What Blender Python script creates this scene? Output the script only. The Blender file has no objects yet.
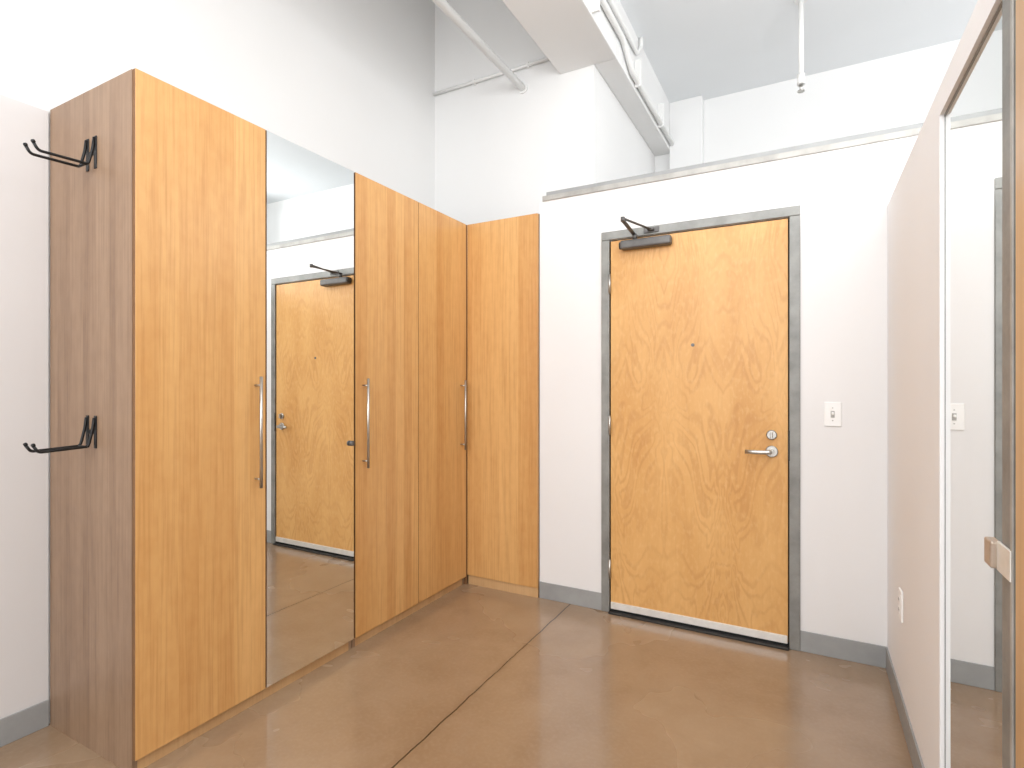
import bpy, bmesh, math
from mathutils import Vector
S=bpy.context.scene
S.view_settings.view_transform='Standard'
S.view_settings.look='None'

def lin(r,g,b):
    f=lambda c:(c/255/12.92) if c/255<=0.04045 else ((c/255+0.055)/1.055)**2.4
    return (f(r),f(g),f(b),1)

# ---------------- materials ----------------
class NB:
    def __init__(s,name):
        s.m=bpy.data.materials.new(name); s.m.use_nodes=True
        s.n=s.m.node_tree.nodes; s.l=s.m.node_tree.links
        s.b=s.n['Principled BSDF']
    def link(s,a,b): s.l.new(a,b)
    def put(s,v,sock):
        if isinstance(v,(int,float)): sock.default_value=v
        elif isinstance(v,tuple): sock.default_value=v
        else: s.l.new(v,sock)
    def math(s,op,a,b=0.0,c=None):
        n=s.n.new('ShaderNodeMath'); n.operation=op
        s.put(a,n.inputs[0]); s.put(b,n.inputs[1])
        if c is not None: s.put(c,n.inputs[2])
        return n.outputs[0]
    def coords(s):
        t=s.n.new('ShaderNodeTexCoord'); x=s.n.new('ShaderNodeSeparateXYZ')
        s.l.new(t.outputs['Object'],x.inputs[0])
        return x.outputs[0],x.outputs[1],x.outputs[2],t.outputs['Object']
    def vec(s,a,b,c):
        n=s.n.new('ShaderNodeCombineXYZ')
        s.put(a,n.inputs[0]); s.put(b,n.inputs[1]); s.put(c,n.inputs[2]); return n.outputs[0]
    def noise(s,v,scale,detail=3,rough=.5,dist=0):
        n=s.n.new('ShaderNodeTexNoise'); s.l.new(v,n.inputs['Vector'])
        n.inputs['Scale'].default_value=scale; n.inputs['Detail'].default_value=detail
        n.inputs['Roughness'].default_value=rough; n.inputs['Distortion'].default_value=dist
        return n.outputs['Fac']
    def white(s,w):
        n=s.n.new('ShaderNodeTexWhiteNoise'); n.noise_dimensions='1D'; s.put(w,n.inputs['W']); return n.outputs['Value']
    def mix(s,f,a,b,mode='MIX'):
        n=s.n.new('ShaderNodeMix'); n.data_type='RGBA'; n.blend_type=mode
        s.put(f,n.inputs[0]); s.put(a,n.inputs[6]); s.put(b,n.inputs[7]); return n.outputs[2]
    def ramp(s,v,lo,hi):
        n=s.n.new('ShaderNodeMapRange'); s.put(v,n.inputs[0])
        n.inputs[1].default_value=lo; n.inputs[2].default_value=hi; return n.outputs[0]
    def bump(s,h,strength,dist):
        n=s.n.new('ShaderNodeBump'); s.put(h,n.inputs['Height'])
        n.inputs['Strength'].default_value=strength; n.inputs['Distance'].default_value=dist
        s.l.new(n.outputs[0],s.b.inputs['Normal'])
    def fin(s,col,rough=.5,metal=0,spec=.5):
        s.put(col,s.b.inputs['Base Color']); s.put(rough,s.b.inputs['Roughness']); s.put(metal,s.b.inputs['Metallic'])
        s.b.inputs['Specular IOR Level'].default_value=spec
        return s.m

def paint(name,c,rough=.7,bs=.08):
    k=NB(name); x,y,z,o=k.coords()
    n=k.noise(o,1.3,2); f=k.noise(o,160,3)
    col=k.mix(k.ramp(n,.3,.7),c,tuple(min(1,v*.97) for v in c[:3])+(1,))
    k.bump(f,bs,.002); return k.fin(col,rough,0,.3)
M={}
M['wall']=paint('white_wall_paint',lin(234,232,231))
M['wall_p']=paint('partition_paint',lin(242,242,243))
M['wall_u']=paint('upper_wall_paint',lin(235,235,234))
M['wall_shade']=paint('wall_shade_paint',lin(220,217,216))  # greyer tone: weaker light low on the wall, put into the colour
M['ceil']=paint('ceiling_paint',lin(236,239,241),.85,.3)
M['plastic']=paint('white_plastic',lin(246,245,243),.35,0)
M['pipe']=paint('painted_pipe',lin(238,238,236),.5,.05)

def metal(name,c,c2,rough,met=.85,scale=6):
    k=NB(name); x,y,z,o=k.coords()
    n=k.noise(o,scale,5,.6); g=k.noise(o,90,2)
    col=k.mix(k.ramp(n,.3,.7),c,c2)
    r=k.math('MULTIPLY_ADD',g,.15,rough)
    return k.fin(col,r,met)
M['frame']=metal('galvanised_steel_frame',lin(126,126,123),lin(152,152,148),.42,.35,9)
M['cap']=metal('galvanised_cap',lin(156,154,149),lin(186,184,179),.45,.3,9)
M['steel']=metal('brushed_nickel',lin(178,176,171),lin(200,198,193),.25,.95,20)
M['bronze']=metal('closer_grey',lin(92,90,89),lin(112,110,108),.4,.5,12)
M['black']=metal('black_steel',lin(16,16,17),lin(24,24,25),.35,.2,20)
M['dark']=metal('dark_edge',lin(45,44,42),lin(60,58,56),.5,.3,20)
M['edge']=metal('door_edge_band',lin(118,82,50),lin(132,94,58),.5,0,20)
M['base']=metal('grey_baseboard_vinyl',lin(148,149,149),lin(161,162,161),.45,.05,7)
M['alu']=metal('aluminium_sweep',lin(222,220,214),lin(235,233,228),.35,.35,20)
M['copper']=metal('satin_latch',lin(176,160,146),lin(200,184,168),.3,.6,20)
k=NB('mirror_glass'); M['mirror']=k.fin((.88,.895,.885,1),.004,1)

def wood(name,a,b,dark,strip=.07,rough=.34,gs=.35):
    k=NB(name); x,y,z,o=k.coords()
    oi=k.n.new('ShaderNodeObjectInfo').outputs['Random']
    u=k.math('ADD',k.math('ADD',x,y),k.math('MULTIPLY',oi,3.0))
    w=k.noise(k.vec(u,0.0,0.0),3,1)
    uu=k.math('ADD',u,k.math('MULTIPLY',w,.04))
    idn=k.math('FLOOR',k.math('DIVIDE',uu,strip))
    v=k.white(k.math('ADD',idn,7.3))
    g=k.noise(k.vec(k.math('MULTIPLY',u,90),k.math('MULTIPLY',z,2.2),k.math('MULTIPLY',idn,3.1)),1,4,.6)
    br=k.noise(k.vec(k.math('MULTIPLY',u,9),k.math('MULTIPLY',z,.9),k.math('MULTIPLY',idn,5.7)),1,3,.5,.4)
    fl=k.noise(k.vec(k.math('MULTIPLY',u,25),k.math('MULTIPLY',z,14),idn),1,3)
    f=k.math('ADD',k.math('MULTIPLY',v,.48),k.math('MULTIPLY',k.ramp(br,.3,.7),.34))
    f=k.math('ADD',f,k.math('MULTIPLY',k.ramp(fl,.4,.7),.18))
    f=k.math('ADD',f,k.math('MULTIPLY',oi,.1))
    col=k.mix(f,a,b)
    col=k.mix(k.math('MULTIPLY',k.ramp(g,.46,.8),gs),col,dark)
    return k.fin(col,rough,0,.45)
M['birch']=wood('birch_veneer',lin(225,179,118),lin(197,143,83),lin(168,112,56),gs=.5)
M['side']=wood('birch_side_panel',lin(168,139,113),lin(132,104,82),lin(102,76,57),.045,.4,.55)  # shade on the side panel mixed into darker birch, with its own streaks
M['plinth']=wood('birch_plinth',lin(210,172,126),lin(194,154,108),lin(166,120,76))

def entry():
    k=NB('maple_door_veneer'); x,y,z,o=k.coords()
    W=.3047
    u=k.math('ADD',x,.996)
    pp=k.math('PINGPONG',u,W)
    f=k.noise(k.vec(k.math('MULTIPLY',pp,5.0),k.math('MULTIPLY',z,1.4),1.7),1,3,.5,.8)
    s=k.math('SINE',k.math('MULTIPLY',f,85))
    s=k.ramp(s,-.2,1)
    am=k.ramp(k.noise(k.vec(k.math('MULTIPLY',pp,6),k.math('MULTIPLY',z,2.5),9.0),1,2),.35,.65)
    g=k.noise(k.vec(k.math('MULTIPLY',u,110),k.math('MULTIPLY',z,3),0.0),1,4,.6)
    b=k.noise(k.vec(k.math('MULTIPLY',u,5),k.math('MULTIPLY',z,1.5),4.0),1,3)
    fk=k.noise(k.vec(k.math('MULTIPLY',u,60),k.math('MULTIPLY',z,26),4.0),1,3)
    col=k.mix(k.ramp(b,.3,.7),lin(225,176,112),lin(209,156,92))
    col=k.mix(k.math('MULTIPLY',k.math('MULTIPLY_ADD',am,.18,.10),s),col,lin(172,112,56))
    col=k.mix(k.math('MULTIPLY',k.ramp(g,.5,.8),.2),col,lin(188,134,76))
    col=k.mix(k.math('MULTIPLY',k.ramp(fk,.5,.75),.3),col,lin(234,194,138))
    return k.fin(col,.4,0,.4)
M['entry']=entry()

def floor_m():
    k=NB('stained_concrete'); x,y,z,o=k.coords()
    a=k.noise(o,.9,4,.55,.3); b=k.noise(o,5,5,.6,.3); c=k.noise(o,60,3)
    col=k.mix(k.ramp(a,.3,.7),lin(146,118,90),lin(168,144,118))
    col=k.mix(k.math('MULTIPLY',k.ramp(b,.40,.75),.35),col,lin(126,98,70))
    col=k.mix(k.math('MULTIPLY',k.ramp(c,.45,.85),.12),col,lin(190,172,150))
    wob=k.math('MULTIPLY',k.math('SUBTRACT',k.noise(k.vec(0.0,y,0.0),9,4),.5),.014)
    d=k.math('ABSOLUTE',k.math('ADD',k.math('ADD',x,1.243),wob))
    ln=k.math('LESS_THAN',d,.0036)
    halo=k.math('SUBTRACT',1,k.ramp(d,0,.03))
    col=k.mix(k.math('MULTIPLY',halo,.22),col,lin(110,84,62))
    col=k.mix(k.math('MULTIPLY',ln,.88),col,lin(45,36,29))
    r=k.math('MULTIPLY_ADD',a,.14,.2)
    k.b.inputs['Coat Weight'].default_value=.55; k.b.inputs['Coat Roughness'].default_value=.10
    return k.fin(col,r,0,.6)
M['floor']=floor_m()

# ---------------- geometry helpers ----------------
def add(ob,parent=None):
    S.collection.objects.link(ob)
    if parent: ob.parent=parent
    return ob
def empty(name,loc=(0,0,0)):
    e=bpy.data.objects.new(name,None); e.empty_display_size=.1; S.collection.objects.link(e); return e
def boxes(name,lst,mat,parent=None,bev=0.0,seg=2):
    bm=bmesh.new()
    for (x0,x1,y0,y1,z0,z1) in lst:
        vs=[bm.verts.new((x,y,z)) for x in (x0,x1) for y in (y0,y1) for z in (z0,z1)]
        for f in ((0,1,3,2),(4,6,7,5),(0,4,5,1),(2,3,7,6),(0,2,6,4),(1,5,7,3)):
            bm.faces.new([vs[i] for i in f])
    bmesh.ops.recalc_face_normals(bm,faces=bm.faces)
    if bev: bmesh.ops.bevel(bm,geom=list(bm.edges),offset=bev,segments=seg,affect='EDGES',profile=.5)
    me=bpy.data.meshes.new(name); bm.to_mesh(me); bm.free(); me.materials.append(mat)
    return add(bpy.data.objects.new(name,me),parent)
def cyl(name,p0,p1,r,mat,parent=None,seg=24,r2=None,bev=0):
    p0=Vector(p0);p1=Vector(p1);d=p1-p0
    bm=bmesh.new()
    bmesh.ops.create_cone(bm,cap_ends=True,segments=seg,radius1=r,radius2=r if r2 is None else r2,depth=d.length)
    if bev:
        es=[e for e in bm.edges if len(e.link_faces)==2 and any(len(f.verts)>4 for f in e.link_faces)]
        bmesh.ops.bevel(bm,geom=es,offset=bev,segments=2,affect='EDGES')
    q=d.to_track_quat('Z','Y'); mid=(p0+p1)/2
    for v in bm.verts: v.co=q@v.co+mid
    me=bpy.data.meshes.new(name); bm.to_mesh(me); bm.free(); me.materials.append(mat)
    for p in me.polygons: p.use_smooth=len(p.vertices)==4
    return add(bpy.data.objects.new(name,me),parent)
def tube(name,pts,r,mat,parent=None,flat=None,seg=12):
    P=[Vector(p) for p in pts]; path=[P[0]]
    for i in range(1,len(P)-1):
        a,b,c=P[i-1],P[i],P[i+1]
        k=min(r*2.2,(a-b).length*.45,(c-b).length*.45)
        s=b+(a-b).normalized()*k; e=b+(c-b).normalized()*k
        for j in range(6):
            t=j/5; path.append(s*(1-t)**2+b*2*t*(1-t)+e*t*t)
    path.append(P[-1])
    bm=bmesh.new(); rings=[]
    up=None
    for i,p in enumerate(path):
        t=(path[min(i+1,len(path)-1)]-path[max(i-1,0)]).normalized()
        if up is None:
            up=Vector((0,0,1)) if abs(t.z)<.9 else Vector((1,0,0))
        s=t.cross(up).normalized(); n=s.cross(t).normalized(); up=n
        ra,rb=(r,r) if flat is None else flat
        rings.append([bm.verts.new(p+s*math.cos(a)*ra+n*math.sin(a)*rb) for a in [2*math.pi*q/seg for q in range(seg)]])
    for i in range(len(rings)-1):
        for q in range(seg):
            f=bm.faces.new((rings[i][q],rings[i][(q+1)%seg],rings[i+1][(q+1)%seg],rings[i+1][q])); f.smooth=True
    bm.faces.new(rings[0]); bm.faces.new(rings[-1][::-1])
    bmesh.ops.recalc_face_normals(bm,faces=bm.faces)
    me=bpy.data.meshes.new(name); bm.to_mesh(me); bm.free(); me.materials.append(mat)
    return add(bpy.data.objects.new(name,me),parent)

# ---------------- constants ----------------
XL=-2.567; YW=3.035; XR=.325; YB=3.476; XB=-1.255; YF=5.14
ZC=3.87; ZH=4.3; YN=-4.2; XE=4.0; WT=2.135
DX0,DX1=-.996,-.082   # door leaf
DH=2.134; WH=2.43

# ---------------- room shell ----------------
boxes('floor',[(XL-.15,XE+.15,YN-.15,YF+.15,-.12,0)],M['floor'])
boxes('ceiling',[(-1.10,XE+.15,YN-.15,YF+.15,ZC,ZC+.15),(XL-.15,-1.50,YN-.15,YF+.15,ZH,ZH+.15)],M['ceil'])
boxes('wall_left',[(XL-.15,XL,YN,YF,0,ZH)],M['wall_u'])
boxes('wall_left_shade',[(XL,XL+.008,YN,.996,0,2.352)],M['wall_shade'])  # thin added panel carrying the painted shade below wardrobe height
boxes('wall_back',[(XL,XB,YB,YF,0,ZH)],M['wall_u'])
boxes('wall_far',[(XB,XE,YF,YF+.15,0,ZC)],M['wall_u'])
boxes('wall_right',[(XE,XE+.15,YN,YF,0,ZC)],M['wall_u'])
boxes('wall_rear',[(XL-.15,XE+.15,YN-.15,YN,0,.8),(XL-.15,XE+.15,YN-.15,YN,3.4,ZH),
  (XL-.15,-2.1,YN-.15,YN,.8,3.4),(.1,.5,YN-.15,YN,.8,3.4),(2.9,XE+.15,YN-.15,YN,.8,3.4)],M['wall'])
for i,(a,b) in enumerate(((-2.1,.1),(.5,2.9))):
    w=empty('window_%d'%(i+1)); m=(a+b)/2
    boxes('window_frame',[(a,b,YN-.1,YN-.04,.8,.86),(a,b,YN-.1,YN-.04,3.34,3.4),(a,a+.06,YN-.1,YN-.04,.86,3.34),
       (b-.06,b,YN-.1,YN-.04,.86,3.34),(m-.02,m+.02,YN-.1,YN-.04,.86,3.34),(a+.06,b-.06,YN-.09,YN-.05,2.3,2.34)],M['frame'],w)
boxes('wall_door',[(-1.448,-1.0,YW,YW+.12,0,WH),(-.078,XE,YW,YW+.12,0,WH),(-1.0,-.078,YW,YW+.12,DH+.004,WH)],M['wall'])
boxes('trim_1',[(-1.425,XE-.02,YW-.010,YW+.130,WH,WH+.030)],M['cap'],bev=.002)
boxes('trim_2',[(-1.405,XE-.02,YW+.004,YW+.116,WH+.030,WH+.056)],M['base'],bev=.002)
# right partition with shallow mirror recess
YM=1.908; YJ=1.357
boxes('wall_partition',[(XR,XR+.12,YM,YW-.001,0,WT),(XR,XR+.12,YJ,YM,2.055,WT),(XR+.055,XR+.12,YJ,YM,0,2.055),(XR,XR+.12,.75,YJ,2.137,WT+.02)],M['wall_p'])
bh=.1
boxes('baseboard_door_wall',[(-1.447,-1.048,YW-.007,YW,0,bh),(-.03,XR-.001,YW-.007,YW,0,bh)],M['base'],bev=.002)
boxes('baseboard_partition',[(XR-.007,XR,YM,YW-.008,0,bh)],M['base'],bev=.002)
boxes('baseboard_left',[(XL+.008,XL+.015,YN+.01,.995,0,bh)],M['base'],bev=.002)
boxes('ceiling_beam',[(-1.50,-1.10,YN+.01,YB,3.45,ZH),(-1.255,-1.10,YB,YF,3.45,ZH)],M['wall_u'],bev=.006)
boxes('column',[(-1.10,-.8165,YF-.10,YF,2.0,ZC)],M['wall_u'],bev=.004)

# pipes
p=empty('sprinkler_pipe')
cyl('pipe_run',(-1.79,YN+.1,3.43),(-1.79,YB-.001,3.43),.026,M['pipe'],p)
cyl('escutcheon',(-1.79,YB-.012,3.43),(-1.79,YB-.001,3.43),.038,M['pipe'],p)
cyl('coupling',(-1.79,.8,3.43),(-1.79,.86,3.43),.033,M['pipe'],p)
p=empty('wall_conduit')
cyl('conduit',(XL+.002,YB-.02,3.575),(-1.502,YB-.02,3.575),.012,M['pipe'],p)
for xx in (-2.2,-1.75): boxes('clip',[(xx,xx+.02,YB-.034,YB-.001,3.559,3.591)],M['pipe'],p,.002)
p=empty('beam_conduit')
tube('conduit_a',[(-1.075,YN+.1,3.60),(-1.075,3.55,3.60),(-1.075,3.75,3.49),(-1.075,4.2,3.49),(-1.075,YF-.11,3.49)],.019,M['pipe'],p)
tube('conduit_b',[(-1.078,YN+.1,3.70),(-1.078,3.9,3.70),(-1.078,4.0,3.80),(-1.078,4.0,ZC)],.014,M['pipe'],p)
for yy in (3.0,3.9,4.6): boxes('strap',[(-1.10,-1.052,yy,yy+.02,3.465,3.66)],M['pipe'],p,.003)
p=empty('sprinkler_drop'); q=-.17
cyl('drop_pipe',(-.036,4.1,3.48+q),(-.036,4.1,ZC),.016,M['pipe'],p)
cyl('fitting',(-.036,4.1,3.47+q),(-.036,4.1,3.54+q),.024,M['pipe'],p)
cyl('head_body',(-.036,4.1,3.43+q),(-.036,4.1,3.47+q),.010,M['steel'],p)
cyl('deflector',(-.036,4.1,3.424+q),(-.036,4.1,3.430+q),.022,M['steel'],p)
cyl('ceiling_cup',(-.036,4.1,ZC-.015),(-.036,4.1,ZC),.04,M['pipe'],p)

# ---------------- wardrobes ----------------
XF=-1.965; H=2.36
def handle(par,pos,z0=.890,z1=1.338):
    y=pos; x=XF+.036
    cyl('handle_bar',(x,y,z0),(x,y,z1),.0065,M['steel'],par,16,bev=.001)
    for zz in (z0+.035,z1-.035): cyl('handle_post',(XF,y,zz),(x,y,zz),.0045,M['steel'],par,12)
def wardrobe(y0,name,mirror_right,handles):
    e=empty(name); y1=y0+1.0; t=.018; xb=XL+.012; xc=XF-.02
    boxes('side_panel_near',[(xb,xc,y0,y0+t,0,H)],M['side'],e,.0008,1)
    boxes('side_panel_far',[(xb,xc,y1-t-.001,y1-.001,0,H)],M['side'],e,.0008,1)
    boxes('carcass',[(xb,xc,y0+t,y1-t-.001,H-t,H),(xb,xc,y0+t,y1-t-.001,.06,.078),(xb,xb+.006,y0+t,y1-t-.001,.078,H-t),
        (xb+.01,xc-.01,y0+t,y1-t-.001,1.2,1.218)],M['side'],e)
    boxes('plinth',[(xc-.012,xc-.001,y0+t,y1-t-.001,0,.06)],M['plinth'],e)
    doors=[(y0+.002,y0+.4975),(y0+.5025,y1-.003)]
    for i,(a,b) in enumerate(doors):
        boxes('door_core_%d'%(i+1),[(XF-.018,XF-.003,a,b,.052,H-.002)],M['edge'],e)
        if mirror_right and i==1:
            boxes('mirror_panel',[(XF-.003,XF-.0005,a+.001,b-.001,.053,H-.003)],M['mirror'],e)
            cyl('mirror_knob',(XF-.001,b-.022,1.02),(XF+.016,b-.022,1.02),.013,M['bronze'],e,20,bev=.003)
        else:
            boxes('door_panel_%d'%(i+1),[(XF-.003,XF,a,b,.052,H-.002)],M['birch'],e,.0008,1)
    for h in handles: handle(e,h)
wardrobe(1.0,'wardrobe',True,[1.450])
wardrobe(2.006,'wardrobe',False,[2.058,2.94])
e=empty('wardrobe'); a,b=XF+.001,-1.452; yf=3.012
boxes('carcass',[(a,a+.018,yf+.02,YB-.003,0,H),(b-.018,b,yf+.02,YB-.003,0,H),(a+.018,b-.018,yf+.02,YB-.003,H-.018,H),
    (a+.018,b-.018,YB-.010,YB-.003,.078,H-.018),(a+.018,b-.018,yf+.02,YB-.003,.06,.078)],M['side'],e)
boxes('corner_gap_shade',[(a-.10,a+.002,3.0065,3.0115,0,H-.004)],M['edge'],e)  # dark strip standing in for the shade in the corner gap
boxes('plinth',[(a+.004,b-.001,yf+.010,yf+.019,0,.06)],M['plinth'],e)
boxes('door_panel',[(a+.002,b,yf,yf+.018,.062,H-.002)],M['birch'],e,.0012,2)

# hooks on wardrobe side
def hook(z):
    e=empty('garment_hook'); Y=1.0
    xs=(-2.270,-2.215)
    boxes('plate',[(-2.278,-2.262,Y-.004,Y,z-.010,z+.105),(-2.223,-2.207,Y-.004,Y,z-.010,z+.105),
                   (-2.262,-2.223,Y-.004,Y,z+.040,z+.055)],M['black'],e,.001,1)
    for x in xs:
        tube('arm',[(x,Y-.006,z+.098),(x,Y-.010,z+.06),(x,Y-.024,z-.002),(x,Y-.165,z-.008),(x,Y-.178,z+.014)],.0048,M['black'],e)
        cyl('tip',(x,Y-.176,z+.012),(x,Y-.181,z+.022),.0060,M['black'],e,12,bev=.002)
        cyl('screw',(x,Y-.006,z+.092),(x,Y-.003,z+.092),.004,M['steel'],e,10)
    cyl('cross_bar',(xs[0],Y-.030,z-.003),(xs[1],Y-.030,z-.003),.0042,M['black'],e,12)
hook(2.080); hook(1.09)

# ---------------- entry door ----------------
d=empty('door_1')
y0=YW-.012
def prof(n,l): return boxes(n,l,M['frame'],d,.003,2)
prof('frame_jamb_left',[(DX0-.052,DX0-.004,y0,YW+.13,0,DH+.004)])
prof('frame_jamb_right',[(DX1+.004,DX1+.052,y0,YW+.13,0,DH+.004)])
prof('frame_head',[(DX0-.052,DX1+.052,y0,YW+.13,DH+.005,DH+.053)])
boxes('frame_stop',[(DX0-.004,DX0+.012,YW+.045,YW+.08,0,DH),(DX1-.012,DX1+.004,YW+.045,YW+.08,0,DH),(DX0,DX1,YW+.045,YW+.08,DH-.012,DH+.004)],M['dark'],d)
boxes('door_leaf',[(DX0+.002,DX1-.002,YW-.002,YW+.042,.028,DH-.003)],M['entry'],d,.001,1)
boxes('door_sweep',[(DX0+.004,DX1-.004,YW-.012,YW-.002,.024,.062)],M['alu'],d,.0015,1)
boxes('threshold',[(DX0-.004,DX1+.004,YW-.035,YW+.09,0,.012)],M['dark'],d,.003,1)
boxes('sweep_brush',[(DX0+.006,DX1-.006,YW-.008,YW+.0,.012,.025)],M['black'],d)
for zz in (.25,1.075,1.885):
    cyl('hinge_knuckle',(DX0-.001,YW-.014,zz-.055),(DX0-.001,YW-.014,zz+.055),.007,M['steel'],d,14,bev=.001)
    boxes('hinge_leaf',[(DX0-.018,DX0+.0,YW-.0145,YW-.0115,zz-.05,zz+.05)],M['frame'],d)
hx=-.157; fy=YW-.002
cyl('lever_rose',(hx,fy,.972),(hx,fy-.012,.972),.029,M['steel'],d,32,bev=.003)
cyl('lever_neck',(hx,fy-.012,.972),(hx,fy-.045,.972),.011,M['steel'],d)
tube('lever_handle',[(hx,fy-.040,.972),(hx-.004,fy-.058,.972),(hx-.06,fy-.060,.970),(hx-.118,fy-.056,.970)],.010,M['steel'],d,flat=(.007,.0105))
cyl('deadbolt_rose',(hx,fy,1.055),(hx,fy-.014,1.055),.024,M['steel'],d,32,bev=.004)
boxes('thumb_turn',[(hx-.005,hx+.005,fy-.032,fy-.014,1.038,1.072)],M['steel'],d,.002)
cyl('peephole',(-.539,fy,1.52),(-.539,fy-.004,1.52),.009,M['bronze'],d,20)
boxes('strike_edge',[(DX1-.001,DX1+.006,YW-.0135,YW-.011,.93,1.08)],M['dark'],d)
# closer
boxes('closer_body',[(-.925,-.645,fy-.058,fy,2.066,2.116)],M['bronze'],d,.012,3)
cyl('closer_cap',(-.925,fy-.030,2.091),(-.932,fy-.030,2.091),.020,M['dark'],d)
cyl('closer_pinion',(-.845,fy-.034,2.116),(-.845,fy-.034,2.146),.013,M['bronze'],d)
tube('closer_main_arm',[(-.85,fy-.03,2.146),(-.832,fy-.30,2.150)],.012,M['bronze'],d,flat=(.012,.005))
cyl('closer_elbow',(-.832,fy-.30,2.143),(-.832,fy-.30,2.166),.011,M['bronze'],d)
tube('closer_forearm',[(-.832,fy-.30,2.160),(-.757,YW-.03,2.163)],.010,M['bronze'],d,flat=(.009,.005))
boxes('closer_shoe',[(-.80,-.715,YW-.020,YW-.012,2.148,2.178),(-.775,-.739,YW-.045,YW-.018,2.156,2.170)],M['bronze'],d,.003)

# ---------------- switch & outlet ----------------
s=empty('light_switch'); sx=.107; sz=1.165
boxes('plate',[(sx-.036,sx+.036,YW-.007,YW,sz-.058,sz+.058)],M['plastic'],s,.003,3)
boxes('toggle_bezel',[(sx-.008,sx+.008,YW-.009,YW-.006,sz-.016,sz+.016)],M['cap'],s,.001)
boxes('toggle',[(sx-.005,sx+.005,YW-.022,YW-.008,sz-.002,sz+.010)],M['plastic'],s,.002)
for dz in (-.03,.03): cyl('screw',(sx,YW-.007,sz+dz),(sx,YW-.0085,sz+dz),.0035,M['steel'],s,12)
s=empty('electrical_outlet'); oy=2.60; oz=.445
boxes('plate',[(XR-.007,XR,oy-.036,oy+.036,oz-.058,oz+.058)],M['plastic'],s,.003,3)
for dz in (-.02,.02):
    boxes('receptacle',[(XR-.0095,XR-.006,oy-.017,oy+.017,oz+dz-.014,oz+dz+.014)],M['plastic'],s,.002)
    boxes('slots',[(XR-.0100,XR-.0094,oy-.008,oy-.006,oz+dz-.005,oz+dz+.007),(XR-.0100,XR-.0094,oy+.006,oy+.008,oz+dz-.005,oz+dz+.007)],M['dark'],s)

# ---------------- mirror in partition + neighbouring steel jamb / door ----------------
m=empty('mirror'); XM=XR+.012
boxes('mirror_panel',[(XM,XM+.006,YJ+.001,YM-.001,.004,2.050)],M['mirror'],m)
boxes('mirror_backing',[(XM+.006,XM+.030,YJ+.001,YM-.001,.004,2.050)],M['dark'],m)
boxes('mirror_edge',[(XM-.002,XM+.006,YJ+.001,YM-.001,2.049,2.0545),(XM-.001,XM+.006,YM-.0025,YM-.0005,.004,2.05)],M['frame'],m)
d2=empty('door_2')
boxes('frame_jamb',[(XR,XR+.14,1.276,YJ-.002,0,2.135)],M['frame'],d2,.003,2)
boxes('jamb_stop',[(XR-.004,XR,1.280,1.292,0,2.13)],M['cap'],d2,.001,1)
boxes('door_leaf',[(XR-.002,XR+.04,.76,1.270,.01,2.10)],M['plinth'],d2,.002,2)
boxes('strike_plate',[(XR-.006,XR-.001,1.284,YJ+.004,.948,1.004)],M['alu'],d2,.0015,2)
boxes('latch_bracket',[(XR-.016,XR+.002,YJ+.002,YJ+.046,.950,1.002)],M['copper'],d2,.004,3)

# ---------------- lights ----------------
w=bpy.data.worlds.new('World'); S.world=w; w.use_nodes=True
bg=w.node_tree.nodes['Background']; bg.inputs[0].default_value=(.93,.96,1,1); bg.inputs[1].default_value=2.0
def area(name,loc,target,sx,sy,power,col):
    l=bpy.data.lights.new(name,'AREA'); l.shape='RECTANGLE'; l.size=sx; l.size_y=sy; l.energy=power; l.color=col
    o=bpy.data.objects.new(name,l); o.location=loc
    o.rotation_euler=(Vector(target)-Vector(loc)).to_track_quat('-Z','Y').to_euler(); S.collection.objects.link(o)
area('window_light',(-.4,YN+.1,2.1),(.0,3,2.2),4.2,2.4,84,(.97,.985,1))
area('ceiling_light',(.4,.4,3.75),(.1,.6,0),1.6,2.4,36,(1,.995,.99))
area('side_window_light',(3.8,1.0,2.9),(-2.5,1.8,1.8),4.5,1.6,52,(.98,.99,1))
area('partition_fill',(-1.0,-1.4,3.1),(.5,2.3,1.1),1.2,1.2,30,(.96,.98,1))  # unseen fill lamp, added to brighten the partition
area('ceiling_fill',(1.6,1.0,2.4),(1.2,1.6,4),2.0,2.0,78,(.97,.985,1))  # unseen fill behind the partition, added to lift the ceiling
area('ceiling_fill',(-.8,-1.2,2.7),(-1.2,.2,4.3),1.8,1.2,36,(.96,.98,1))  # second added fill behind the camera, for the left bay ceiling
area('hall_fill',(2.6,4.2,3.2),(-1.5,4.0,3.4),.8,.7,21,(.97,.985,1))  # added fill kept out of view, brightens the far wall

# ---------------- camera ----------------
c=bpy.data.cameras.new('camera'); c.lens=546/1024*36; c.sensor_width=36; c.shift_y=.002; c.clip_start=.05
co=bpy.data.objects.new('camera',c); co.location=(0,0,1.3)
co.rotation_euler=(math.radians(90),0,math.radians(28.4)); S.collection.objects.link(co); S.camera=co
